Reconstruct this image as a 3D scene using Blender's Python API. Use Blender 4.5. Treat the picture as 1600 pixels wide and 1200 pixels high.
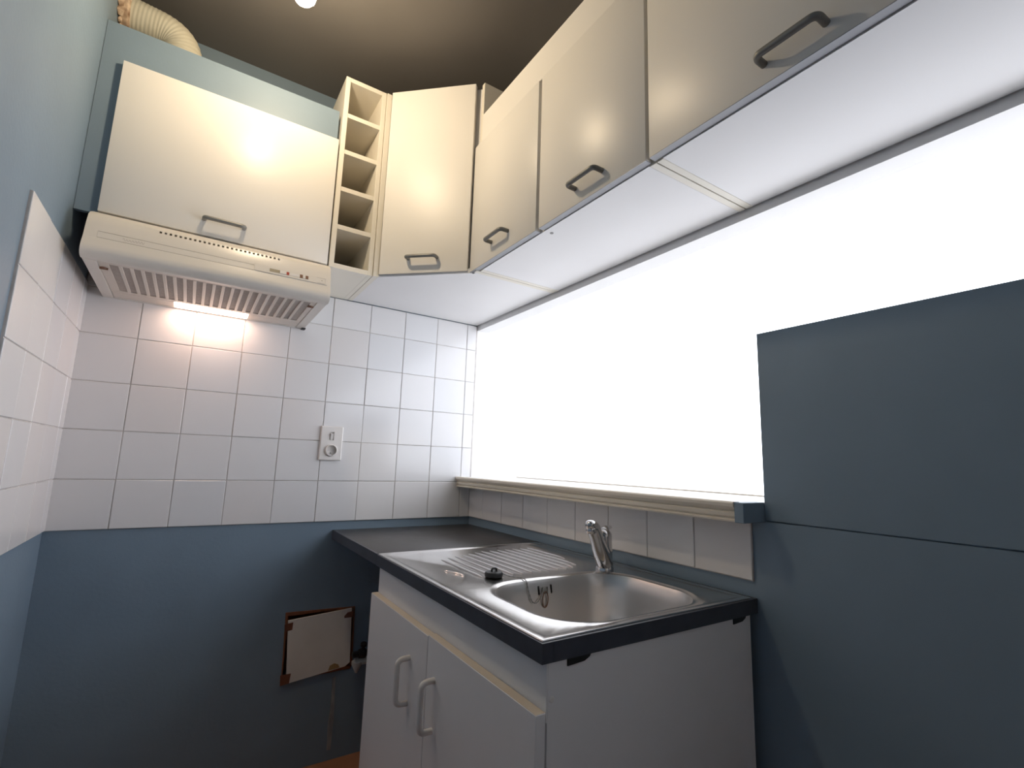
import bpy, bmesh, math, random
from mathutils import Vector, Matrix, Quaternion
random.seed(7)
for o in list(bpy.data.objects): bpy.data.objects.remove(o)
S = bpy.context.scene
COL = S.collection
H = 0.835            # height of the lowest tile joint above the floor; measured heights below are relative to it
W = 1.405            # kitchen face of the right-hand wall
CEIL = H + 1.725

# ------------------------------------------------------------------ camera
cam_data = bpy.data.cameras.new('camera')
cam = bpy.data.objects.new('camera', cam_data); COL.objects.link(cam)
cam_data.sensor_width = 36.0
cam_data.lens = 768.87 / 1600 * 36.0
cam_data.clip_start = 0.02
RIGHT = Vector((0.8368, -0.5466, 0.0320)); DOWN = Vector((0.1127, 0.1148, -0.9870)); FWD = Vector((0.5358, 0.8295, 0.1577))
FWD.normalize(); RIGHT = (RIGHT - FWD * RIGHT.dot(FWD)).normalized(); UP = RIGHT.cross(FWD) 
m = Matrix((RIGHT, UP, -FWD)).transposed().to_4x4()
m.translation = Vector((0.3282, -1.9829, 0.2415 + H))
cam.matrix_world = m
S.camera = cam

# ------------------------------------------------------------------ sky and exposure
world = bpy.data.worlds.new('overcast_sky'); S.world = world
world.use_nodes = True
bg = world.node_tree.nodes['Background']
bg.inputs['Color'].default_value = (0.90, 0.925, 1.0, 1)
bg.inputs['Strength'].default_value = 3.6
S.view_settings.view_transform = 'Standard'
S.view_settings.look = 'None'
S.view_settings.gamma = 1.0
S.view_settings.use_curve_mapping = False
S.view_settings.exposure = 0.14
BULB_STRENGTH = 315.0
HOOD_LAMP_STRENGTH = 17.0

# ------------------------------------------------------------------ materials
def mat(name, col, rough=0.5, metal=0.0, spec=0.5, var=0.0, vscale=8.0, bump=0.0, bscale=60.0, col2=None, coat=0.0, stretch=None, rvar=0.0):
    M = bpy.data.materials.new(name); M.use_nodes = True
    nt = M.node_tree; b = nt.nodes['Principled BSDF']
    b.inputs['Base Color'].default_value = (*col, 1)
    b.inputs['Roughness'].default_value = rough
    b.inputs['Metallic'].default_value = metal
    b.inputs['Specular IOR Level'].default_value = spec
    b.inputs['Coat Weight'].default_value = coat
    if var or bump or col2 or rvar:
        tc = nt.nodes.new('ShaderNodeTexCoord')
        mp = nt.nodes.new('ShaderNodeMapping')
        if stretch: mp.inputs['Scale'].default_value = stretch
        nt.links.new(tc.outputs['Object'], mp.inputs['Vector'])
    if var or col2:
        n = nt.nodes.new('ShaderNodeTexNoise'); n.inputs['Scale'].default_value = vscale; n.inputs['Detail'].default_value = 5
        nt.links.new(mp.outputs['Vector'], n.inputs['Vector'])
        r = nt.nodes.new('ShaderNodeValToRGB')
        r.color_ramp.elements[0].position = 0.3; r.color_ramp.elements[1].position = 0.72
        c2 = col2 if col2 else tuple(max(0, c * (1 - var)) for c in col)
        r.color_ramp.elements[0].color = (*c2, 1); r.color_ramp.elements[1].color = (*col, 1)
        nt.links.new(n.outputs['Fac'], r.inputs['Fac']); nt.links.new(r.outputs['Color'], b.inputs['Base Color'])
    if rvar:
        n3 = nt.nodes.new('ShaderNodeTexNoise'); n3.inputs['Scale'].default_value = vscale; n3.inputs['Detail'].default_value = 3
        nt.links.new(mp.outputs['Vector'], n3.inputs['Vector'])
        mr = nt.nodes.new('ShaderNodeMapRange'); mr.inputs[3].default_value = max(0.02, rough - rvar); mr.inputs[4].default_value = rough + rvar
        nt.links.new(n3.outputs['Fac'], mr.inputs[0]); nt.links.new(mr.outputs[0], b.inputs['Roughness'])
    if bump:
        n2 = nt.nodes.new('ShaderNodeTexNoise'); n2.inputs['Scale'].default_value = bscale; n2.inputs['Detail'].default_value = 3
        nt.links.new(mp.outputs['Vector'], n2.inputs['Vector'])
        bp = nt.nodes.new('ShaderNodeBump'); bp.inputs['Strength'].default_value = bump; bp.inputs['Distance'].default_value = 0.002
        nt.links.new(n2.outputs['Fac'], bp.inputs['Height']); nt.links.new(bp.outputs['Normal'], b.inputs['Normal'])
    return M

def emit(name, col, strength):
    M = bpy.data.materials.new(name); M.use_nodes = True
    nt = M.node_tree; nt.nodes.remove(nt.nodes['Principled BSDF'])
    e = nt.nodes.new('ShaderNodeEmission'); e.inputs['Color'].default_value = (*col, 1); e.inputs['Strength'].default_value = strength
    nt.links.new(e.outputs[0], nt.nodes['Material Output'].inputs['Surface'])
    return M

BLUE = mat('blue_wall_paint', (0.200, 0.275, 0.350), 0.55, var=0.10, vscale=5, bump=0.25, bscale=90)
BLUEB = mat('blue_board_paint', (0.200, 0.275, 0.350), 0.5, var=0.06, vscale=6, bump=0.1, bscale=120)
CEILM = mat('taupe_ceiling_paint', (0.158, 0.148, 0.138), 0.6, var=0.12, vscale=3, bump=0.15, bscale=60)
WHITEW = mat('white_wall_paint', (0.88, 0.88, 0.88), 0.6, var=0.03, vscale=4, bump=0.1)
TILE = [mat('white_glazed_tile', (0.76, 0.755, 0.76), 0.16, var=0.03, vscale=3, bump=0.05, bscale=14),
        mat('white_glazed_tile_warm', (0.755, 0.735, 0.73), 0.18, var=0.03, vscale=3, bump=0.05, bscale=14),
        mat('white_glazed_tile_cool', (0.74, 0.745, 0.76), 0.15, var=0.03, vscale=3, bump=0.05, bscale=14)]
GROUT = mat('grey_grout', (0.64, 0.60, 0.575), 0.9, var=0.3, vscale=25)
LAM = mat('cream_white_laminate', (0.82, 0.80, 0.765), 0.38, spec=0.40, var=0.02, vscale=2)
LAMW = mat('white_melamine', (0.80, 0.795, 0.80), 0.35, var=0.03, vscale=4)
EDGE = mat('beige_edge_band', (0.66, 0.58, 0.47), 0.45)
EDGEG = mat('grey_edge_band', (0.36, 0.37, 0.40), 0.4)
RACK = mat('cream_melamine', (0.79, 0.75, 0.66), 0.4, var=0.02)
GREYM = mat('grey_lacquered_metal', (0.24, 0.24, 0.23), 0.42, metal=0.3)
HOODM = mat('cream_enamel', (0.74, 0.70, 0.645), 0.3, var=0.03, vscale=3)
HOODF = mat('pinkish_filter_plastic', (0.70, 0.64, 0.58), 0.45)
MESHF = mat('grey_filter_mesh', (0.50, 0.455, 0.42), 0.8, var=0.2, vscale=200)
BLACK = mat('black_plastic', (0.012, 0.012, 0.013), 0.45)
BROWN = mat('dark_brown', (0.20, 0.10, 0.06), 0.5)
RED = mat('red_switch', (0.35, 0.05, 0.03), 0.5)
WTOP = mat('dark_slate_laminate', (0.050, 0.045, 0.043), 0.36, col2=(0.034, 0.031, 0.031), vscale=30, rvar=0.06)
WEDGE = mat('dark_blue_grey_edge', (0.060, 0.066, 0.085), 0.4, var=0.3, vscale=22)
STEEL = mat('brushed_stainless_steel', (0.66, 0.64, 0.62), 0.17, metal=1.0, bump=0.03, bscale=50, stretch=(1, 12, 1), vscale=6, rvar=0.05)
RIBM = mat('polished_rib_steel', (0.66, 0.64, 0.62), 0.13, metal=1.0)
STEELB = mat('satin_basin_steel', (0.66, 0.64, 0.62), 0.36, metal=1.0, vscale=10, rvar=0.06)
CHROME = mat('chrome', (0.62, 0.61, 0.61), 0.07, metal=1.0)
PLASTW = mat('white_plastic', (0.78, 0.75, 0.72), 0.3)
PLASTH = mat('white_handle_plastic', (0.72, 0.70, 0.68), 0.3)
SHELFP = mat('cream_painted_wood', (0.80, 0.745, 0.65), 0.45, var=0.03, vscale=5)
SHELFT = mat('white_painted_shelf', (0.82, 0.82, 0.82), 0.4)
BOARD = mat('white_hardboard', (0.78, 0.74, 0.69), 0.6, var=0.1, vscale=10)
TAPE = mat('brown_parcel_tape', (0.16, 0.055, 0.03), 0.35)
TAPE2 = mat('ochre_stain', (0.42, 0.27, 0.12), 0.5, var=0.2)
BRICK = mat('terracotta_reveal', (0.28, 0.10, 0.045), 0.8, var=0.4, vscale=30)
FLOORM = mat('terracotta_floor', (0.42, 0.19, 0.10), 0.45, var=0.25, vscale=9)
FLOORL = mat('pale_floor', (0.62, 0.58, 0.52), 0.5)
DUCTM = mat('cream_flexible_duct', (0.58, 0.56, 0.46), 0.6, var=0.2, vscale=14)
PLASTER = mat('raw_plaster', (0.74, 0.60, 0.46), 0.9, col2=(0.18, 0.10, 0.055), vscale=38, bump=0.8, bscale=60)
SCAR = mat('grey_plaster_scar', (0.42, 0.42, 0.43), 0.9, col2=(0.16, 0.18, 0.21), vscale=40, stretch=(1, 1, .3))
PVC = mat('grey_white_pvc', (0.55, 0.55, 0.52), 0.4)
CORD = mat('black_cord', (0.03, 0.03, 0.03), 0.5)

# ------------------------------------------------------------------ helpers
ORIG = {}
def finish(bm, name, material, parent=None, smooth=None, label=None):
    o0 = ORIG.get(parent.name, Vector((0, 0, 0))) if parent else Vector((0, 0, 0))
    bmesh.ops.recalc_face_normals(bm, faces=bm.faces)
    if o0.length: bmesh.ops.translate(bm, verts=bm.verts, vec=-o0)
    me = bpy.data.meshes.new(name); bm.to_mesh(me); bm.free()
    me.materials.append(material)
    if smooth is not None:
        me.polygons.foreach_set('use_smooth', [True] * len(me.polygons))
        me.set_sharp_from_angle(angle=math.radians(smooth))
    o = bpy.data.objects.new(name, me); COL.objects.link(o)
    if parent: o.parent = parent; ORIG[o.name] = o0
    if label: o['label'] = label
    return o
def thing(name, label, cat, loc=(0, 0, 0), group=None):
    o = bpy.data.objects.new(name, None); COL.objects.link(o); o.empty_display_size = 0.05
    o.location = loc; ORIG[o.name] = Vector(loc); o['label'] = label; o['category'] = cat
    if group: o['group'] = group
    return o
def tag(o, label, cat, group=None, kind=None):
    o['label'] = label
    if cat: o['category'] = cat
    if group: o['group'] = group
    if kind: o['kind'] = kind
    return o
def B(): return bmesh.new()
def box(bm, x0, x1, y0, y1, z0, z1, bev=0.0, seg=2):
    x0, x1 = min(x0, x1), max(x0, x1); y0, y1 = min(y0, y1), max(y0, y1); z0, z1 = min(z0, z1), max(z0, z1)
    t = bmesh.new() if bev else bm
    v = [t.verts.new((x, y, z)) for x in (x0, x1) for y in (y0, y1) for z in (z0, z1)]
    for f in ((0, 1, 3, 2), (4, 6, 7, 5), (0, 4, 5, 1), (2, 3, 7, 6), (0, 2, 6, 4), (1, 5, 7, 3)):
        t.faces.new([v[i] for i in f])
    if bev:
        bmesh.ops.bevel(t, geom=list(t.edges), offset=bev, segments=seg, affect='EDGES', profile=0.5)
        merge(bm, t)
    return bm
def merge(bm, t):
    me = bpy.data.meshes.new('tmp'); t.to_mesh(me); t.free(); bm.from_mesh(me); bpy.data.meshes.remove(me)
def prism(bm, pts, axis, a, b):
    """extrude a closed polygon (2D points) along axis between a and b"""
    def P(p, t):
        if axis == 'z': return (p[0], p[1], t)
        if axis == 'x': return (t, p[0], p[1])
        return (p[0], t, p[1])
    v0 = [bm.verts.new(P(p, a)) for p in pts]; v1 = [bm.verts.new(P(p, b)) for p in pts]
    n = len(pts)
    bm.faces.new(v0); bm.faces.new(v1[::-1])
    for i in range(n): bm.faces.new((v0[i], v0[(i + 1) % n], v1[(i + 1) % n], v1[i]))
    return bm
def fillet(pts, r, n=6):
    pts = [Vector(p) for p in pts]; out = [pts[0]]
    for i in range(1, len(pts) - 1):
        a, b, c = pts[i - 1], pts[i], pts[i + 1]
        d1 = (a - b).normalized(); d2 = (c - b).normalized()
        rr = min(r, (a - b).length * .49, (c - b).length * .49)
        p0 = b + d1 * rr; p1 = b + d2 * rr
        for k in range(n + 1):
            t = k / n; out.append((1 - t) ** 2 * p0 + 2 * t * (1 - t) * b + t * t * p1)
    out.append(pts[-1]); return out
def tube(bm, pts, r, seg=10, flat=1.0):
    pts = [Vector(p) for p in pts]; n = len(pts)
    rs = r if isinstance(r, (list, tuple)) else [r] * n
    rings = []; T = (pts[1] - pts[0]).normalized()
    ref = Vector((0, 0, 1)) if abs(T.z) < .9 else Vector((1, 0, 0))
    N = (ref - T * ref.dot(T)).normalized()
    for i in range(n):
        t = (pts[min(i + 1, n - 1)] - pts[max(i - 1, 0)]).normalized()
        q = T.rotation_difference(t); N = (q @ N); N = (N - t * N.dot(t)).normalized(); T = t
        Bn = t.cross(N)
        rings.append([bm.verts.new(pts[i] + (N * math.cos(2 * math.pi * k / seg) + Bn * flat * math.sin(2 * math.pi * k / seg)) * rs[i]) for k in range(seg)])
    for i in range(n - 1):
        for k in range(seg):
            bm.faces.new((rings[i][k], rings[i][(k + 1) % seg], rings[i + 1][(k + 1) % seg], rings[i + 1][k]))
    bm.faces.new(rings[0][::-1]); bm.faces.new(rings[-1])
    return bm
def lathe(bm, prof, centre, axis=(0, 0, 1), seg=24):
    """prof: (radius, height) from bottom to top, around axis through centre"""
    q = Vector((0, 0, 1)).rotation_difference(Vector(axis).normalized()); c = Vector(centre)
    rings = []
    for r, h in prof:
        if r < 1e-5: rings.append([bm.verts.new(c + q @ Vector((0, 0, h)))])
        else: rings.append([bm.verts.new(c + q @ Vector((r * math.cos(2 * math.pi * k / seg), r * math.sin(2 * math.pi * k / seg), h))) for k in range(seg)])
    for a, b in zip(rings[:-1], rings[1:]):
        for k in range(seg):
            k2 = (k + 1) % seg
            if len(a) == 1 and len(b) == 1: continue
            if len(a) == 1: bm.faces.new((a[0], b[k2], b[k]))
            elif len(b) == 1: bm.faces.new((a[k], a[k2], b[0]))
            else: bm.faces.new((a[k], a[k2], b[k2], b[k]))
    if len(rings[0]) > 1: bm.faces.new(rings[0][::-1])
    if len(rings[-1]) > 1: bm.faces.new(rings[-1])
    return bm
def Z(z): return H + z
def cut(o, bm):
    """cut the closed shapes in bm (world coordinates) out of a finished part"""
    o0 = ORIG.get(o.name, Vector((0, 0, 0)))
    bmesh.ops.recalc_face_normals(bm, faces=bm.faces); bmesh.ops.translate(bm, verts=bm.verts, vec=-o0)
    me = bpy.data.meshes.new('cutter'); bm.to_mesh(me); bm.free()
    c = bpy.data.objects.new('cutter', me); COL.objects.link(c)
    par = o.parent; o.parent = None
    md = o.modifiers.new('cut', 'BOOLEAN'); md.operation = 'DIFFERENCE'; md.object = c; md.solver = 'EXACT'
    bpy.context.view_layer.update()
    new = bpy.data.meshes.new_from_object(o.evaluated_get(bpy.context.evaluated_depsgraph_get()))
    o.modifiers.clear(); o.data = new; o.parent = par
    bpy.data.objects.remove(c); bpy.data.meshes.remove(me)
    return o

# ------------------------------------------------------------------ the room
YF = -3.3                       # wall behind the photographer
tag(finish(box(B(), -0.1, W + .065, YF - .1, 0.1, -0.1, 0), 'floor', FLOORM), 'terracotta coloured kitchen floor', None, kind='structure')
tag(finish(box(B(), -0.1, W + .065, YF - .1, 0.1, CEIL, CEIL + .1), 'ceiling', CEILM), 'dark taupe painted kitchen ceiling', None, kind='structure')
wall_left = tag(finish(box(B(), -0.1, 0, YF - .1, 0.1, 0, CEIL), 'wall_left', BLUE), 'grey-blue painted wall with a block of white tiles', None, kind='structure')
bm = B()
HX0, HX1, HZ0, HZ1 = .692, .926, Z(-.540), Z(-.318)      # rough hole low in the wall
box(bm, 0, HX0, 0, .1, 0, CEIL); box(bm, HX1, W, 0, .1, 0, CEIL)
box(bm, HX0, HX1, 0, .1, 0, HZ0); box(bm, HX0, HX1, 0, .1, HZ1, CEIL)
wall_back = tag(finish(bm, 'wall_back', BLUE), 'grey-blue wall with white tiles under the range hood', None, kind='structure')
finish(box(B(), HX0 - .01, HX1 + .01, .1, .11, HZ0 - .01, HZ1 + .01), 'hole_back', BRICK, wall_back)
tag(finish(box(B(), 0, W + .065, YF - .1, YF, 0, CEIL), 'wall_front', WHITEW), 'pale wall facing the range hood', None, kind='structure')
# right-hand wall: low part below the shelf, higher blue part, full-height end
bm = B()
T = W + .065
box(bm, W, T, -1.356, 0, 0, Z(.135))
box(bm, W, T, YF, -1.356, 0, Z(.1315))
box(bm, W + .006, T, YF, -1.357, Z(.1315), Z(.1345))
box(bm, W, T, YF, -1.357, Z(.1345), Z(.555))
wall_right = tag(finish(bm, 'wall_right', BLUEB), 'low blue painted partition beside the serving opening', None, kind='structure')
lint = B(); box(lint, W, T, YF, 0.0, Z(.847), CEIL)
tag(finish(lint, 'trim_1', WHITEW), 'white lintel above the serving opening', None, kind='structure')
# the bright room on the other side of the opening
XF = 3.6
tag(finish(box(B(), W, XF, 0, 0.1, 0, CEIL), 'wall_adjoining', WHITEW), 'white wall of the bright room beyond the opening', None, kind='structure')
tag(finish(box(B(), T, XF, YF - .1, 0.1, -0.1, 0), 'floor_adjoining', FLOORL), 'pale floor of the bright room beyond the opening', None, kind='structure')
tag(finish(box(B(), T, XF, YF - .1, 0.1, CEIL, CEIL + .1), 'ceiling_adjoining', WHITEW), 'white ceiling of the bright room beyond the opening', None, kind='structure')

# ------------------------------------------------------------------ wall tiles
TS = .15
TMESH = {}
def tile_piece(parent, wall, a0, a1, z0, z1, mi):
    """wall 'b' back (a = x), 'l' left (a = y), 'r' right (a = y)"""
    w = round(a1 - a0 - .0022, 4); h = round(z1 - z0 - .0022, 4)
    if w < .006: return
    key = (wall, w, h, mi); th = .0065
    if key not in TMESH:
        bm = B()
        if wall == 'b': box(bm, -w / 2, w / 2, -th, .001, -h / 2, h / 2)
        elif wall == 'l': box(bm, -.001, th, -w / 2, w / 2, -h / 2, h / 2)
        else: box(bm, -th, .001, -w / 2, w / 2, -h / 2, h / 2)
        bmesh.ops.bevel(bm, geom=list(bm.edges), offset=.0013, segments=1, affect='EDGES')
        bmesh.ops.recalc_face_normals(bm, faces=bm.faces)
        me = bpy.data.meshes.new('tile'); bm.to_mesh(me); bm.free(); me.materials.append(TILE[mi])
        TMESH[key] = me
    o = bpy.data.objects.new('tile', TMESH[key]); COL.objects.link(o); o.parent = parent
    c = (a0 + a1) / 2; zc = (z0 + z1) / 2; j = random.uniform(-.0006, .0006)
    o.location = (c, j, zc) if wall == 'b' else ((j, c, zc) if wall == 'l' else (W + j, c, zc))
    s = .0035
    o.rotation_euler = (random.uniform(-s, s), 0, random.uniform(-s, s)) if wall == 'b' else (0, random.uniform(-s, s), random.uniform(-s, s))
def rnd(): return random.choices((0, 1, 2), (6, 2, 3))[0]
xs = [.003] + [TS * i for i in range(1, 10)] + [W - .007]
zs = [TS * j for j in range(0, 6)] + [.868]
finish(box(B(), .001, W - .001, -.0042, .002, Z(.0005), Z(.868)), 'grout', GROUT, wall_back)
for i in range(len(xs) - 1):
    for j in range(len(zs) - 1):
        tile_piece(wall_back, 'b', xs[i], xs[i + 1], Z(zs[j]), Z(zs[j + 1]), rnd())
finish(box(B(), -.002, .0042, -.664, -.001, Z(.0005), Z(.7575)), 'grout', GROUT, wall_left)
ys = [-.003, -.065, -.215, -.365, -.515, -.665]
for i in range(len(ys) - 1):
    for j in range(5):
        tile_piece(wall_left, 'l', ys[i + 1], ys[i], Z(TS * j), Z(TS * (j + 1) if j < 4 else .7585), rnd())
finish(box(B(), W - .0042, W + .002, -1.326, -.001, Z(.0005), Z(.134)), 'grout', GROUT, wall_right)
ys = [-.003] + [-.127 - TS * k for k in range(0, 9)]
for i in range(len(ys) - 1):
    tile_piece(wall_right, 'r', ys[i + 1], ys[i], Z(0.001), Z(.1335), random.choice((0, 1, 1)))
bm = B(); prism(bm, [(.866, Z(-.80)), (.879, Z(-.80)), (.8825, Z(-.70)), (.879, Z(-.62)), (.876, Z(-.555)), (.866, Z(-.56)), (.868, Z(-.65)), (.863, Z(-.72))], 'y', -.0025, .001)
finish(bm, 'plaster_scar', SCAR, wall_back)

# ------------------------------------------------------------------ serving shelf through the opening
sh = thing('serving_shelf', 'cream moulded shelf running through the bright serving opening above the sink', 'shelf', (W, -.67, Z(.135)))
finish(box(B(), 1.345, 1.648, -1.354, -.001, Z(.135), Z(.172), .002, 1), 'board', SHELFT, sh)
prof = [(1.346, .130), (1.333, .130), (1.331, .134), (1.337, .138), (1.331, .142), (1.329, .150), (1.335, .153), (1.329, .157), (1.324, .163), (1.323, .170), (1.326, .1735), (1.346, .1735)]
bm = B(); prism(bm, [(x, Z(z)) for x, z in prof], 'y', -1.334, -.008)
finish(bm, 'moulding', SHELFP, sh)
finish(box(B(), 1.326, W + .002, -1.356, -1.3345, Z(.130), Z(.1725), .001, 1), 'end_block', BLUEB, sh, label='blue painted end block')
finish(box(B(), 1.644, 1.651, -1.30, -.01, Z(.170), Z(.1755)), 'rear_edge_strip', EDGE, sh)

# ------------------------------------------------------------------ handles
def bow_handle(parent, p0, p1, out, proj, r, material, name='handle', fil=.012, flat=1.0):
    p0, p1, out = Vector(p0), Vector(p1), Vector(out).normalized()
    pts = fillet([p0 - out * .002, p0 + out * proj, p1 + out * proj, p1 - out * .002], fil, 7)
    bm = tube(B(), pts, r, 12, flat)
    return finish(bm, name, material, parent, smooth=50)

# ------------------------------------------------------------------ hood cabinet with lift-up door
ZB = .869
hc = thing('wall_cabinet', 'cream cabinet with a lift-up door directly above the range hood', 'cabinet', (.35, -.16, Z(ZB)))
finish(box(B(), .052, .648, -.314, -.008, Z(.871), Z(1.328)), 'carcass', LAMW, hc)
d = finish(box(B(), .052, .646, -.335, -.316, Z(.874), Z(1.330), .0015, 2), 'door', LAM, hc, smooth=40)
bow_handle(d, (.292, -.334, Z(.924)), (.396, -.334, Z(.924)), (0, -1, -.18), .029, .0062, GREYM)
bm = B(); prism(bm, [(.001, Z(.8715)), (.0505, Z(.8715)), (.0505, Z(1.331)), (.6425, Z(1.331)), (.6425, Z(1.447)), (.001, Z(1.447))], 'y', -.317, -.302)
tag(finish(bm, 'cover_panel', BLUEB), 'grey-blue painted board round the hood cabinet, hiding the exhaust duct', 'panel')

# ------------------------------------------------------------------ exhaust duct
dt = thing('exhaust_duct', 'cream flexible exhaust duct bending into the side wall below the ceiling', 'duct', (.10, -.165, Z(1.34)))
path = fillet([(.168, -.165, Z(1.335)), (.168, -.165, Z(1.585)), (.02, -.165, Z(1.598)), (-.004, -.165, Z(1.598))], .13, 18)
# resample for the corrugation
L = [0]
for a, b in zip(path[:-1], path[1:]): L.append(L[-1] + (b - a).length)
N = 150; pts = []; rr = []
for k in range(N):
    s = L[-1] * k / (N - 1)
    i = max(j for j in range(len(L)) if L[j] <= s + 1e-9); i = min(i, len(path) - 2)
    t = (s - L[i]) / max(1e-9, L[i + 1] - L[i]); pts.append(path[i].lerp(path[i + 1], t))
    rr.append(.055 + .0007 * math.sin(k * math.pi / 2.0))
finish(tube(B(), pts, rr, 28), 'flexible_hose', DUCTM, dt, smooth=60)
bm = B(); lathe(bm, [(.060, 0), (.066, .004), (.066, .020), (.058, .026)], (.001, -.165, Z(1.598)), (1, 0, 0), 28)
finish(bm, 'wall_collar', PLASTER, dt, smooth=40, label='torn plaster collar around the duct')
bm = B()
for k in range(9):
    a = math.pi * (.75 + k * .11); rad = random.uniform(.062, .078)
    c = Vector((.004, -.165 + math.cos(a) * rad, Z(1.598) + math.sin(a) * rad)); s = random.uniform(.010, .018)
    t = bmesh.new(); bmesh.ops.create_icosphere(t, subdivisions=1, radius=s)
    for v in t.verts: v.co = c + Vector((v.co.x * .8, v.co.y * random.uniform(.7, 1.2), v.co.z * random.uniform(.7, 1.2)))
    merge(bm, t)
finish(bm, 'broken_plaster', PLASTER, dt)

# ------------------------------------------------------------------ range hood
hd = thing('range_hood', 'cream range hood with a lit lamp and slotted filter above white tiles', 'range hood', (.346, -.2, Z(.722)))
X0, X1 = .045, .648
prof = [(-.002, .868), (-.336, .868), (-.372, .852), (-.386, .840), (-.397, .812), (-.406, .775), (-.4165, .752), (-.4185, .740), (-.416, .730), (-.408, .723), (-.395, .720), (-.385, .721),
        (-.385, .727), (-.002, .727)]
bm = B(); prism(bm, [(y, Z(z)) for y, z in prof], 'x', X0, X1)
casing = finish(bm, 'casing', HOODM, hd)
# underside tray: frame bars round a filter with slots
ZU = .7205
finish(box(B(), X0 + .001, X0 + .030, -.384, -.004, Z(ZU), Z(.7275), .001, 1), 'side_rail', HOODM, hd)
finish(box(B(), X1 - .030, X1 - .001, -.384, -.004, Z(ZU), Z(.7275), .001, 1), 'side_rail', HOODM, hd)
fl = finish(box(B(), X0 + .030, X1 - .030, -.383, -.004, Z(.7245), Z(.7272)), 'filter_mesh', MESHF, hd)
finish(box(B(), X0 + .031, X1 - .031, -.384, -.366, Z(.7218), Z(.7243), .0008, 1), 'filter_rail', HOODF, hd)
finish(box(B(), X0 + .031, X1 - .031, -.110, -.088, Z(.7218), Z(.7243), .0008, 1), 'filter_rail', HOODF, hd)
finish(box(B(), X0 + .031, X1 - .031, -.022, -.004, Z(.7205), Z(.7243), .0008, 1), 'rear_rail', HOODM, hd)
finish(box(B(), X0 + .031, .236, -.087, -.023, Z(.7215), Z(.7243), .0008, 1), 'lamp_panel', HOODF, hd)
finish(box(B(), .452, X1 - .031, -.087, -.023, Z(.7215), Z(.7243), .0008, 1), 'lamp_panel', HOODF, hd)
finish(box(B(), X0 + .031, .098, -.365, -.111, Z(.7218), Z(.7243), .0006, 1), 'filter_rail', HOODF, hd)
finish(box(B(), .602, X1 - .031, -.365, -.111, Z(.7218), Z(.7243), .0006, 1), 'filter_rail', HOODF, hd)
nb = 21
bar = None
for k in range(1, nb):
    x = .098 + (.602 - .098) * k / nb
    finish(box(B(), x - .0042, x + .0042, -.366, -.110, Z(.7214), Z(.7246), .0008, 1), 'filter_bar', HOODF, hd)
HL = emit('hood_lamp_glow', (1.0, 0.68, 0.52), HOOD_LAMP_STRENGTH)
finish(box(B(), .237, .451, -.086, -.024, Z(.7195), Z(.7243), .002, 2), 'lamp_lens', HL, hd, smooth=40, label='glowing lamp lens')
for x in (X0 + .040, X1 - .040):
    bm = B(); lathe(bm, [(.006, -.0035), (.007, 0), (.007, .003)], (x, -.33, Z(.7215)), (0, 0, 1), 12); box(bm, x - .009, x + .009, -.332, -.328, Z(.7165), Z(.7215))
    finish(bm, 'filter_catch', BROWN, hd)
# fascia details on the sloping front
def yf(z):                         # front face depth at height z
    pr = [(.852, -.372), (.840, -.386), (.812, -.397), (.775, -.406), (.752, -.4165)]
    for (z1, y1), (z0, y0) in zip(pr[:-1], pr[1:]):
        if z0 <= z <= z1: return y0 + (y1 - y0) * (z - z0) / (z1 - z0)
    return -.41
def fascia(bm, x0, x1, z0, z1, th, off=0.0):
    prism(bm, [(yf(z0) - th - off, Z(z0)), (yf(z1) - th - off, Z(z1)), (yf(z1) + .004, Z(z1)), (yf(z0) + .004, Z(z0))], 'x', x0, x1)
def pocket(bm, x0, x1, z0, z1, depth):     # cutter for a slot or seam in the front face
    prism(bm, [(yf(z0) - .006, Z(z0)), (yf(z1) - .006, Z(z1)), (yf(z1) + depth, Z(z1)), (yf(z0) + depth, Z(z0))], 'x', x0, x1)
bm = B()
for k in range(27):
    x = .196 + (.492 - .196) * k / 26; pocket(bm, x, x + .0055, .829, .8355, .014)
pocket(bm, .072, .4295, .7935, .7945, .002); pocket(bm, .072, .4295, .7755, .7765, .002)
pocket(bm, .0715, .0719, .7768, .7932, .002)
cut(casing, bm)
casing.data.polygons.foreach_set('use_smooth', [True] * len(casing.data.polygons)); casing.data.set_sharp_from_angle(angle=math.radians(35))
MARK = mat('faint_grey_print', (0.50, 0.46, 0.42), 0.6)
cpn = finish((lambda b: (fascia(b, .4315, .637, .777, .800, .0022), b)[1])(B()), 'control_panel', HOODM, hd)
bm = B(); fascia(bm, .472, .500, .783, .793, .0028); finish(bm, 'display_window', mat('olive_window', (.36, .31, .22), .5), cpn)
bm = B(); fascia(bm, .500, .518, .783, .793, .0040); finish(bm, 'slide_switch', PLASTW, cpn)
bm = B(); fascia(bm, .5185, .526, .783, .793, .0030); finish(bm, 'indicator', RED, cpn)
bm = B(); fascia(bm, .527, .556, .784, .792, .0028); finish(bm, 'switch_track', PLASTW, cpn)
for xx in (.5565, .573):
    bm = B(); fascia(bm, xx, xx + .008, .783, .794, .0032); finish(bm, 'slot', BROWN, cpn)  # slots are solid dark brown pieces, not cut openings
bm = B(); fascia(bm, .5655, .572, .783, .794, .0042); finish(bm, 'slide_switch', PLASTW, cpn)
bm = B()
pocket(bm, .606, .631, .7965, .7972, -.0008); pocket(bm, .606, .631, .7793, .780, -.0008); pocket(bm, .6314, .6321, .7793, .7972, -.0008); pocket(bm, .620, .6225, .787, .7895, .0004)
cut(cpn, bm)
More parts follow.
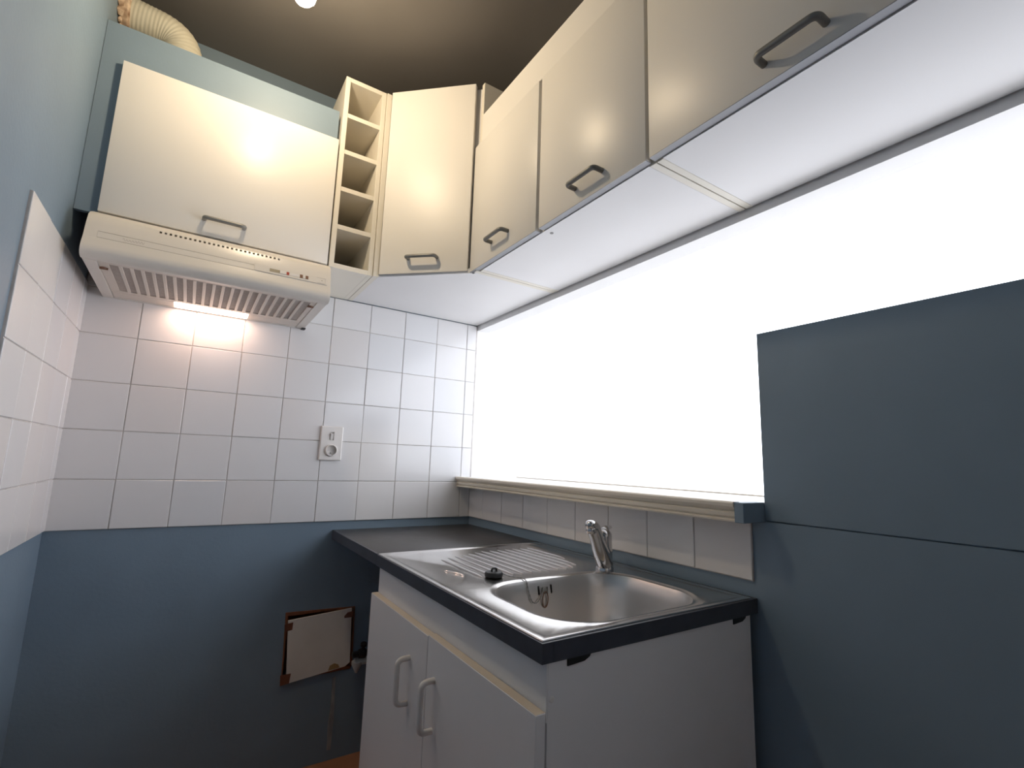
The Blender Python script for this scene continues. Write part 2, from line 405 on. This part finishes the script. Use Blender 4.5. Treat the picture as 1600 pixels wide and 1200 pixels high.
# raised script mark, too faint in the photograph to read
bm = B()
pts = []
for k in range(60):
    t = k / 59; pts.append((.124 + .046 * t, yf(.784) - .0005, Z(.7845 - .001 * math.sin(t * 6) + (.0028 if t > .12 else .0045) * math.sin(t * 46))))
tube(bm, pts, .00035, 5)
finish(bm, 'script_mark', MARK, hd)
finish(box(B(), X1 - .012, X1 + .002, -.030, -.006, Z(.716), Z(.7215), .001, 1), 'foot', BLACK, hd)

# ------------------------------------------------------------------ bottle rack
rk = thing('bottle_rack', 'narrow cream open bottle rack with five compartments beside the corner cabinet', 'rack', (.725, -.16, Z(ZB)))
rx0, rx1, ry, rz0, rz1, t = .6515, .7985, -.333, .869, 1.583, .016
for x in (rx0, rx1 - t):
    side = finish(box(B(), x, x + t, ry, -.008, Z(rz0), Z(rz1), .0008, 1), 'side_panel', RACK, rk)
bm = B(); lathe(bm, [(.003, -.012), (.003, .004)], (rx1 - t, -.12, Z(.935)), (-1, 0, 0), 10); cut(side, bm)      # screw hole
finish(box(B(), rx0 + t, rx1 - t, -.016, -.008, Z(rz0), Z(rz1)), 'back_panel', RACK, rk)
for z in (rz0, rz1 - t): finish(box(B(), rx0 + t, rx1 - t, ry + .001, -.016, Z(z), Z(z + t)), 'end_board', RACK, rk)
for k in range(1, 5):
    z = rz0 + t / 2 + (rz1 - rz0 - t) * k / 5
    finish(box(B(), rx0 + t, rx1 - t, ry + .002, -.016, Z(z - t / 2), Z(z + t / 2)), 'shelf', RACK, rk)

# ------------------------------------------------------------------ corner cabinet
cc = thing('wall_cabinet', 'tall cream corner cabinet with a diagonal door next to the bottle rack', 'cabinet', (1.15, -.25, Z(ZB)))
foot = [(.8185, -.008), (1.398, -.008), (1.398, -.582), (1.100, -.582), (.8185, -.310)]
bm = B(); prism(bm, [(x, y) for x, y in foot], 'z', Z(.870), Z(1.580)); finish(bm, 'carcass', LAMW, cc)
bm = B(); prism(bm, [(.8185, -.300), (1.11, -.582), (1.074, -.582), (.8185, -.336)], 'z', Z(.8695), Z(.886)); finish(bm, 'bottom_panel', LAMW, cc)
finish(box(B(), .800, .818, -.338, -.008, Z(.869), Z(1.582), .0006, 1), 'side_panel', RACK, cc)
finish(box(B(), 1.066, 1.399, -.600, -.5825, Z(.869), Z(1.575), .0006, 1), 'side_panel', RACK, cc)
a, b2 = Vector((.8165, -.3435)), Vector((1.050, -.5635)); u = (b2 - a).normalized(); nrm = Vector((u.y, -u.x)); nrm = nrm if nrm.y < 0 else -nrm
corners = [a, b2, b2 - nrm * .018, a - nrm * .018]
bm = B(); prism(bm, [(c.x, c.y) for c in corners], 'z', Z(.876), Z(1.588))
bmesh.ops.bevel(bm, geom=list(bm.edges), offset=.0012, segments=2, affect='EDGES')
d = finish(bm, 'door', LAM, cc, smooth=40)
bm = B(); e = [a + nrm * -.0003, b2 + nrm * -.0003, b2 - nrm * .0177, a - nrm * .0177]; prism(bm, [(c.x, c.y) for c in e], 'z', Z(.8748), Z(.8765)); finish(bm, 'edge_band', EDGEG, d)
mid = (a + b2) / 2; h0 = mid - u * .054 + nrm * -.001; h1 = mid + u * .050 + nrm * -.001
o3 = Vector((nrm.x, nrm.y, -.12))
bow_handle(d, (h0.x, h0.y, Z(.930)), (h1.x, h1.y, Z(.930)), o3, .029, .0062, GREYM)
bm = B(); lathe(bm, [(.004, 0), (.004, .0015)], (1.068, -.574, Z(.8685)), (0, 0, 1), 10); finish(bm, 'screw_head', GREYM, cc)

# ------------------------------------------------------------------ cabinets above the serving opening
XC = 1.078
def wall_unit(label, y0, y1, doors, group=None):
    c = thing('wall_cabinet', label, 'cabinet', ((XC + 1.4) / 2, (y0 + y1) / 2, Z(ZB)))
    finish(box(B(), XC + .035, 1.399, y1 + .0165, y0 - .0165, Z(.887), Z(1.333)), 'carcass', LAMW, c)
    finish(box(B(), XC, 1.399, y1 + .0165, y0 - .0165, Z(.8697), Z(.8865)), 'bottom_panel', LAMW, c)
    for ya in (y0, y1 + .016):
        finish(box(B(), XC + .001, 1.400, ya - .016, ya, Z(.869), Z(1.334), .0006, 1), 'side_panel', RACK, c)
    if len(doors) > 1:
        md = (doors[0][1] + doors[1][0]) / 2
        finish(box(B(), XC + .003, XC + .034, md - .012, md + .012, Z(.887), Z(1.333)), 'gap_post', LAMW, c)  # centre post added behind the door gap to darken it
    for (d0, d1, hy, hz) in doors:
        d = finish(box(B(), 1.058, 1.0765, d1, d0, Z(.873), Z(1.335), .0012, 2), 'door', LAM, c, smooth=40)
        finish(box(B(), 1.0585, 1.0762, d1 + .0005, d0 - .0005, Z(.8718), Z(.8735)), 'edge_band', EDGEG, d)
        bow_handle(d, (1.059, hy + .048, Z(hz)), (1.059, hy - .048, Z(hz)), (-1, 0, 0), .029, .0062, GREYM)
    return c
wu = wall_unit('cream two-door cabinet between the corner cabinet and the single-door cabinet', -.603, -1.347, [(-.566, -.946, -.755, .928), (-.960, -1.338, -1.160, .916)])
bm = B(); lathe(bm, [(.005, 0), (.005, .0015)], (1.10, -.965, Z(.8685)), (0, 0, 1), 10); finish(bm, 'screw_head', GREYM, wu)
wall_unit('cream single-door cabinet above the low blue partition', -1.350, -1.955, [(-1.347, -1.952, -1.642, .908)])
tp = tag(finish(box(B(), 1.062, 1.080, -1.955, -.603, Z(1.337), Z(1.442), .001, 1), 'cover_panel', LAM), 'long cream board on top of the two-door cabinet', 'panel')

# ------------------------------------------------------------------ worktop
ZT = -.032
wt = thing('worktop', 'dark slate laminate worktop with a corner section left of the steel sink', 'worktop', (1.11, -.67, Z(ZT - .032)))
XE = .820; YE = -1.332
sx0, sx1, sy0, sy1 = .824, 1.388, -.530, -1.326   # steel sink plan
bm = B()
box(bm, XE + .002, 1.403, -.529, -.001, Z(ZT - .030), Z(ZT), .0015, 2)
finish(bm, 'corner_board', WTOP, wt, smooth=40)
finish(box(B(), XE, XE + .006, -.529, -.001, Z(ZT - .032), Z(ZT + .0005), .001, 1), 'edge_band', WEDGE, wt)
bm = B()
box(bm, XE, XE + .022, YE, -.5295, Z(ZT - .032), Z(ZT - .0015))
finish(bm, 'front_edge', WEDGE, wt)
bm = B(); box(bm, XE + .0225, 1.403, YE, YE + .020, Z(ZT - .032), Z(ZT - .0015)); finish(bm, 'end_edge', WEDGE, wt)
finish(box(B(), 1.376, 1.403, YE + .0205, -.5295, Z(ZT - .030), Z(ZT - .0015)), 'rear_board', WTOP, wt)
for xx, ww in ((.872, .05), (1.315, .045)):
    bm = B(); prism(bm, [(xx, Z(ZT - .031)), (xx + ww, Z(ZT - .031)), (xx + ww * .93, Z(ZT - .036)), (xx + ww * .7, Z(ZT - .041)), (xx, Z(ZT - .043))], 'y', YE + .0006, YE + .0027)
    finish(bm, 'fixing_clip', BLACK, wt)

# ------------------------------------------------------------------ sink
sk = thing('kitchen_sink', 'stainless steel sink with ribbed drainboard set in the dark worktop', 'sink', (1.11, -.93, Z(ZT)))
bx0, bx1, by0, by1, br = .905, 1.310, -.972, -1.292, .105
bc = Vector(((bx0 + bx1) / 2, (by0 + by1) / 2))
angs = sorted(set([round(2 * math.pi * k / 96, 6) for k in range(96)] + [round(math.atan2(y - bc.y, x - bc.x) % (2 * math.pi), 6) for x in (sx0, sx1) for y in (sy0, sy1)]))
def ray_rect(a, x0, x1, y0, y1):
    dx, dy = math.cos(a), math.sin(a); best = 1e9
    for lim, dd, cc_ in ((x0, dx, bc.x), (x1, dx, bc.x), (y0, dy, bc.y), (y1, dy, bc.y)):
        if abs(dd) > 1e-9:
            s = (lim - cc_) / dd
            if s > 0: best = min(best, s)
    return bc.x + dx * best, bc.y + dy * best
def ray_rr(a, inset, r):
    x0, x1, y0, y1 = bx0 + inset, bx1 - inset, by1 + inset, by0 - inset
    r = max(.004, r - inset); hx, hy = (x1 - x0) / 2, (y1 - y0) / 2
    dx, dy = math.cos(a), math.sin(a); lo, hi = 0, 1.0
    for _ in range(40):
        s = (lo + hi) / 2; px, py = abs(dx * s), abs(dy * s)
        qx, qy = px - (hx - r), py - (hy - r)
        sd = math.hypot(max(qx, 0), max(qy, 0)) + min(max(qx, qy), 0) - r
        if sd > 0: hi = s
        else: lo = s
    return bc.x + dx * lo, bc.y + dy * lo
def loopset(bm, defs):
    rings = []
    for kind, par, z in defs:
        ring = []
        for a in angs:
            if kind == 'r': x, y = ray_rect(a, sx0 + par, sx1 - par, sy1 + par, sy0 - par)
            else: x, y = ray_rr(a, par, br)
            ring.append(bm.verts.new((x, y, Z(z))))
        rings.append(ring)
    n = len(angs)
    for a, b in zip(rings[:-1], rings[1:]):
        for k in range(n): bm.faces.new((a[k], a[(k + 1) % n], b[(k + 1) % n], b[k]))
    return rings
bm = B()
loopset(bm, [('r', .001, ZT - .002), ('r', 0, ZT - .0005), ('r', .001, ZT + .0012), ('r', .010, ZT + .0014), ('r', .016, ZT - .0005), ('r', .024, ZT - .0022), ('b', -.020, ZT - .0022), ('b', -.012, ZT - .0012), ('b', -.004, ZT - .0014), ('b', .002, ZT - .0045)])
finish(bm, 'drainboard_plate', STEEL, sk, smooth=35)
bm = B()
inner = [('b', .002, ZT - .0045), ('b', .006, ZT - .012), ('b', .011, ZT - .035), ('b', .016, ZT - .090), ('b', .022, ZT - .125), ('b', .034, ZT - .142), ('b', .055, ZT - .149), ('b', .110, ZT - .152)]
outer = [(k_, p_ - .0016, z_ - (.0 if q < 4 else .0016)) for q, (k_, p_, z_) in enumerate(inner)]
rg = loopset(bm, outer[::-1] + inner)              # a closed pressed-steel shell, so the overflow can be cut through it
bm.faces.new(rg[0]); bm.faces.new(rg[-1])
bas = finish(bm, 'basin', STEELB, sk, smooth=50)
bm = B(); lathe(bm, [(.040, 0), (.040, .002), (.034, .003), (.030, .001), (.0, .0005)], (bc.x, bc.y, Z(ZT - .1523)), (0, 0, 1), 28); finish(bm, 'drain', CHROME, bas, smooth=40)
# overflow slots in the basin wall towards the drainboard
bm = B()
for k in range(4):
    x = 1.068 + .0125 * k
    box(bm, x, x + .005, by0 - .022, by0 + .004, Z(ZT - .037), Z(ZT - .018 if k in (0, 3) else ZT - .022))
cut(bas, bm)
nr = 13
for k in range(nr):
    x = .957 + (1.298 - .957) * k / (nr - 1)
    ya = -.675 + .070 * min(1, k / 6) ** .8; yb = -.925 + (.012 if k < 10 else .02 * (k - 9)) - .0 * k
    if k == nr - 1: ya, yb = -.605, -.80
    n = 14; P_ = []; R_ = []
    for j in range(n + 1):
        tt = j / n; P_.append((x, ya + (yb - ya) * tt, Z(ZT - .0016))); R_.append(.0036 * min(1, 6 * tt + .2, 6 * (1 - tt) + .2))
    finish(tube(B(), P_, R_, 8), 'drain_rib', RIBM, sk, smooth=60)
bm = B()
P_ = [(.905 + .02 * math.sin(j / 10 * math.pi / 2), -.80 - .075 * j / 10, Z(ZT - .0022)) for j in range(11)]
tube(bm, P_, [.003 * min(1, .3 + 3 * min(j, 10 - j) / 5) for j in range(11)], 8); finish(bm, 'drain_rib', RIBM, sk, smooth=60)

# ------------------------------------------------------------------ plug with chain
pg = thing('sink_plug', 'black rubber sink plug lying on the drainboard edge with its bead chain', 'plug', (.985, -.915, Z(ZT)))
bm = B(); lathe(bm, [(.019, 0), (.0225, .002), (.0225, .009), (.020, .012), (.009, .013)], (.985, -.912, Z(ZT - .002)), (0, 0, 1), 24); finish(bm, 'stopper', BLACK, pg, smooth=40)
bm = B(); tube(bm, fillet([(.979, -.912, Z(ZT + .009)), (.979, -.912, Z(ZT + .0175)), (.992, -.912, Z(ZT + .0175)), (.992, -.912, Z(ZT + .009))], .004, 4), .0026, 8); finish(bm, 'pull_ring', BLACK, pg, smooth=40)
cpts = [(.994, -.921, Z(ZT + .010)), (1.012, -.940, Z(ZT + .0025)), (1.030, -.957, Z(ZT + .0015)), (1.034, -.968, Z(ZT + .001)), (1.037, -.9775, Z(ZT - .005)), (1.039, -.984, Z(ZT - .025)), (1.046, -.989, Z(ZT - .047)),
        (1.058, -.990, Z(ZT - .052)), (1.070, -.988, Z(ZT - .043)), (1.080, -.986, Z(ZT - .030))]
sp = []
for i in range(len(cpts) - 1):
    p0, p1, p2, p3 = [Vector(cpts[max(0, min(len(cpts) - 1, i + q))]) for q in (-1, 0, 1, 2)]
    for s in range(5):
        t_ = s / 5; sp.append(.5 * ((2 * p1) + (p2 - p0) * t_ + (2 * p0 - 5 * p1 + 4 * p2 - p3) * t_ * t_ + (3 * p1 - p0 - 3 * p2 + p3) * t_ ** 3))
sp.append(Vector(cpts[-1]))
finish(tube(B(), sp, [.0016 if k % 2 else .0008 for k in range(len(sp))], 6), 'chain', GREYM, pg, smooth=60)
lp = [(1.086 + .008 * math.sin(t_ * 2 * math.pi / 16), -.988, Z(ZT - .048 + .018 * math.cos(t_ * 2 * math.pi / 16))) for t_ in range(17)]
finish(tube(B(), lp, .0014, 6), 'chain_loop', BROWN, pg, smooth=60)
bm = B(); lathe(bm, [(.008, 0), (.008, .003), (.004, .005)], (1.086, -.9835, Z(ZT - .028)), (0, -1, 0), 14); finish(bm, 'overflow_cap', GREYM, pg, smooth=40)

# ------------------------------------------------------------------ tap
tpz = Z(ZT - .002)
tap = thing('mixer_tap', 'chrome single-lever mixer tap behind the steel basin', 'tap', (1.300, -.965, tpz))
bm = B(); lathe(bm, [(.0245, 0), (.0245, .006), (.0215, .010), (.0215, .035), (.021, .060), (.0205, .076), (.0205, .086), (.0195, .094), (.014, .102), (.006, .106), (0, .107)], (1.300, -.965, tpz), (0, 0, 1), 28)
finish(bm, 'body', CHROME, tap, smooth=50)
A = Vector((1.296, -.969, tpz + .020)); Bp = Vector((1.206, -1.024, tpz + .123))
P_ = fillet([A, A.lerp(Bp, .5) + Vector((0, 0, -.004)), Bp, Bp + Vector((-.020, -.012, .004))], .03, 8)
P_ = [A + (Vector(p) - A) * 1.0 for p in P_]
n = len(P_); finish(tube(B(), P_, [.0225 - .0095 * (k / (n - 1)) for k in range(n)], 18), 'spout', CHROME, tap, smooth=50)
E_ = P_[-1]
bm = B(); lathe(bm, [(.0105, -.018), (.0125, -.016), (.0125, -.006), (.0118, -.005), (.0135, -.003), (.0135, .006), (.011, .011), (.006, .0135), (0, .014)], E_ + Vector((0, 0, .000)), (-.10, -.06, 1), 22)
finish(bm, 'aerator', CHROME, tap, smooth=45)
bm = B(); P_ = fillet([(1.300, -.965, tpz + .095), (1.308, -.960, tpz + .107), (1.350, -.932, tpz + .104)], .012, 6); n = len(P_)
tube(bm, P_, [.010 - .004 * k / (n - 1) for k in range(n)], 14, 1.3); finish(bm, 'lever', CHROME, tap, smooth=50)
bm = B(); lathe(bm, [(.004, 0), (.004, .0012)], (1.283, -.977, tpz + .080), (-.8, -.6, 0), 12); finish(bm, 'cap', BLACK, tap)

# ------------------------------------------------------------------ sink base cabinet
sb = thing('base_cabinet', 'white two-door base cabinet under the steel sink', 'cabinet', (1.1, -.93, 0))
cz = Z(ZT - .0325)
finish(box(B(), .838, 1.376, -1.311, -.548, .10, .118), 'bottom_panel', LAMW, sb)
finish(box(B(), 1.366, 1.376, -1.311, -.548, .119, cz - .001), 'back_panel', LAMW, sb)
finish(box(B(), .834, 1.378, -1.329, -1.3115, .0, cz, .0008, 1), 'side_panel', LAMW, sb)
finish(box(B(), .834, 1.378, -.5475, -.530, .0, cz, .0008, 1), 'side_panel', LAMW, sb)
finish(box(B(), .870, .885, -1.3115, -.548, .0, .10), 'plinth', LAMW, sb)
finish(box(B(), .832, .8375, -1.3285, -.531, Z(-.150), cz), 'fascia', LAMW, sb)
for (y0, y1, zt, hy) in ((-.531, -.929, -.1375, -.835), (-.932, -1.330, -.1345, -.972)):
    d = finish(box(B(), .812, .8305, y1, y0, .11, Z(zt), .0008, 1), 'door', LAMW, sb)
    finish(box(B(), .8128, .8300, y1 + .0008, y0 - .0008, Z(zt - .0008), Z(zt + .0006)), 'edge_band', EDGE, d)
    hh = bow_handle(d, (.813, hy, Z(-.212)), (.813, hy, Z(-.308)), (-1, 0, 0), .030, .0062, PLASTH, fil=.020)
bm = B(); lathe(bm, [(.005, 0), (.005, .0012), (.003, .002)], (.842, -1.329, Z(-.118)), (0, -1, 0), 14); finish(bm, 'screw_cap', PLASTW, sb)

# ------------------------------------------------------------------ switch and socket
sw = thing('wall_outlet', 'cream wall plate with a rocker switch above a round socket on the tiles', 'outlet', (.783, -.0065, Z(.29)))
sx, sz0, sz1 = (.743, .826), .2275, .3575
plate = finish(box(B(), sx[0], sx[1], -.0165, -.006, Z(sz0), Z(sz1), .004, 3), 'plate', PLASTW, sw)
scx, scz = .7855, .2655
bm = B(); box(bm, .776, .7925, -.020, -.0085, Z(.3045), Z(.3355)); lathe(bm, [(.0184, 0), (.0184, .012)], (scx, -.0088, Z(scz)), (0, -1, 0), 28); cut(plate, bm)
bm = B()
for dx in (-.0095, .0095): lathe(bm, [(.0026, 0), (.0026, .008)], (scx + dx, -.0064, Z(scz)), (0, -1, 0), 12)
cut(plate, bm)
bm = B(); prism(bm, [(-.0080, Z(.3065)), (-.0185, Z(.3065)), (-.0235, Z(.329)), (-.0080, Z(.331))], 'x', .7785, .788); finish(bm, 'rocker', PLASTW, sw)
bm = B(); lathe(bm, [(.0225, 0), (.0225, .006), (.0205, .0085), (.0187, .0085), (.0187, -.004)], (scx, -.0162, Z(scz)), (0, -1, 0), 32)
bmesh.ops.delete(bm, geom=[f for f in bm.faces if len(f.verts) > 8], context='FACES_ONLY'); finish(bm, 'socket_ring', PLASTW, sw, smooth=40)
bm = B(); lathe(bm, [(.0024, 0), (.0024, .006), (.001, .007)], (scx, -.0090, Z(scz - .010)), (0, -1, 0), 12); finish(bm, 'earth_pin', GREYM, sw)

# ------------------------------------------------------------------ access cover taped on the lower wall
ac = thing('access_cover', 'crooked white board taped over a hole in the lower blue wall', 'panel', (.80, -.002, Z(-.55)))
for poly in ([(.684, -.310), (.928, -.318), (.926, -.3215), (.6915, -.3215)], [(.684, -.310), (.6915, -.3215), (.6925, -.540), (.690, -.548)],
             [(.690, -.548), (.6925, -.540), (.926, -.5365), (.934, -.525)], [(.928, -.318), (.934, -.525), (.926, -.5365), (.9255, -.3215)]):
    bm = B(); prism(bm, [(x, Z(z)) for x, z in poly], 'y', -.004, .03); finish(bm, 'hole_edge', BRICK, ac)
bm = B(); prism(bm, [(.693, Z(-.336)), (.914, Z(-.321)), (.922, Z(-.512)), (.905, Z(-.524)), (.706, Z(-.545))], 'y', -.011, -.0047); finish(bm, 'board', BOARD, ac)
for poly in ([(.682, -.347), (.710, -.343), (.709, -.368), (.684, -.372)], [(.684, -.513), (.718, -.513), (.715, -.545), (.686, -.548)], [(.888, -.346), (.900, -.334), (.920, -.332), (.921, -.353), (.889, -.353)]):
    bm = B(); prism(bm, [(x, Z(z)) for x, z in poly], 'y', -.0118, -.0108); finish(bm, 'tape', TAPE, ac)
bm = B(); prism(bm, [(.845, Z(-.528)), (.850, Z(-.512)), (.865, Z(-.506)), (.880, Z(-.512)), (.886, Z(-.524))], 'y', -.0116, -.0109); finish(bm, 'stain', TAPE2, ac)

# ------------------------------------------------------------------ pipes beside the base cabinet
pv = thing('pipe_valve', 'dark stop valve with a pale waste elbow low behind the base cabinet', 'valve', (.97, -.04, Z(-.54)))
bm = B(); tube(bm, [(.918, -.05, Z(-.474)), (1.06, -.05, Z(-.474))], .011, 12); lathe(bm, [(.015, -.014), (.017, -.004), (.017, .008), (.009, .016)], (.955, -.05, Z(-.474)), (1, 0, 0), 14); finish(bm, 'valve_body', BLACK, pv, smooth=40)
bm = B(); lathe(bm, [(.006, 0), (.006, .02), (.012, .022), (.012, .030)], (.955, -.05, Z(-.466)), (0, -.3, 1), 12); finish(bm, 'valve_knob', BLACK, pv, smooth=40)
bm = B(); lathe(bm, [(.004, 0), (.010, .012), (.019, .030), (.019, .040)], (.938, -.045, Z(-.540)), (0, 0, 1), 16); tube(bm, [(.930, -.045, Z(-.503)), (1.07, -.045, Z(-.500))], .013, 12); finish(bm, 'waste_elbow', PVC, pv, smooth=40)
bm = B(); tube(bm, [(1.055, -.05, Z(-.474)), (1.055, -.001, Z(-.474))], .009, 10); finish(bm, 'wall_pipe', BLACK, pv, smooth=40)

# ------------------------------------------------------------------ pendant bulb
pl = thing('pendant_bulb', 'bare glowing warm bulb hanging from the ceiling on a cord', 'lamp', (.452, -.700, CEIL))
bz = Z(1.468)
BULB = emit('warm_bulb_glow', (1.0, 0.79, 0.53), BULB_STRENGTH)
bm = B(); lathe(bm, [(0, -.030), (.012, -.0275), (.022, -.020), (.0285, -.009), (.030, 0), (.0285, .010), (.023, .022), (.016, .034), (.0135, .045)], (.452, -.700, bz), (0, 0, 1), 28); finish(bm, 'bulb', BULB, pl, smooth=60)
bm = B(); lathe(bm, [(.0140, .0455), (.019, .048), (.019, .085), (.012, .096), (.004, .100)], (.452, -.700, bz), (0, 0, 1), 20); finish(bm, 'lamp_holder', BLACK, pl, smooth=40)
bm = B(); tube(bm, [(.452, -.700, bz + .098), (.453, -.700, bz + .16), (.452, -.700, CEIL - .02)], .003, 8); finish(bm, 'cord', CORD, pl, smooth=60)
bm = B(); lathe(bm, [(.010, -.028), (.040, -.020), (.046, -.004), (.046, 0)], (.452, -.700, CEIL), (0, 0, 1), 24); finish(bm, 'ceiling_rose', PLASTW, pl, smooth=40)
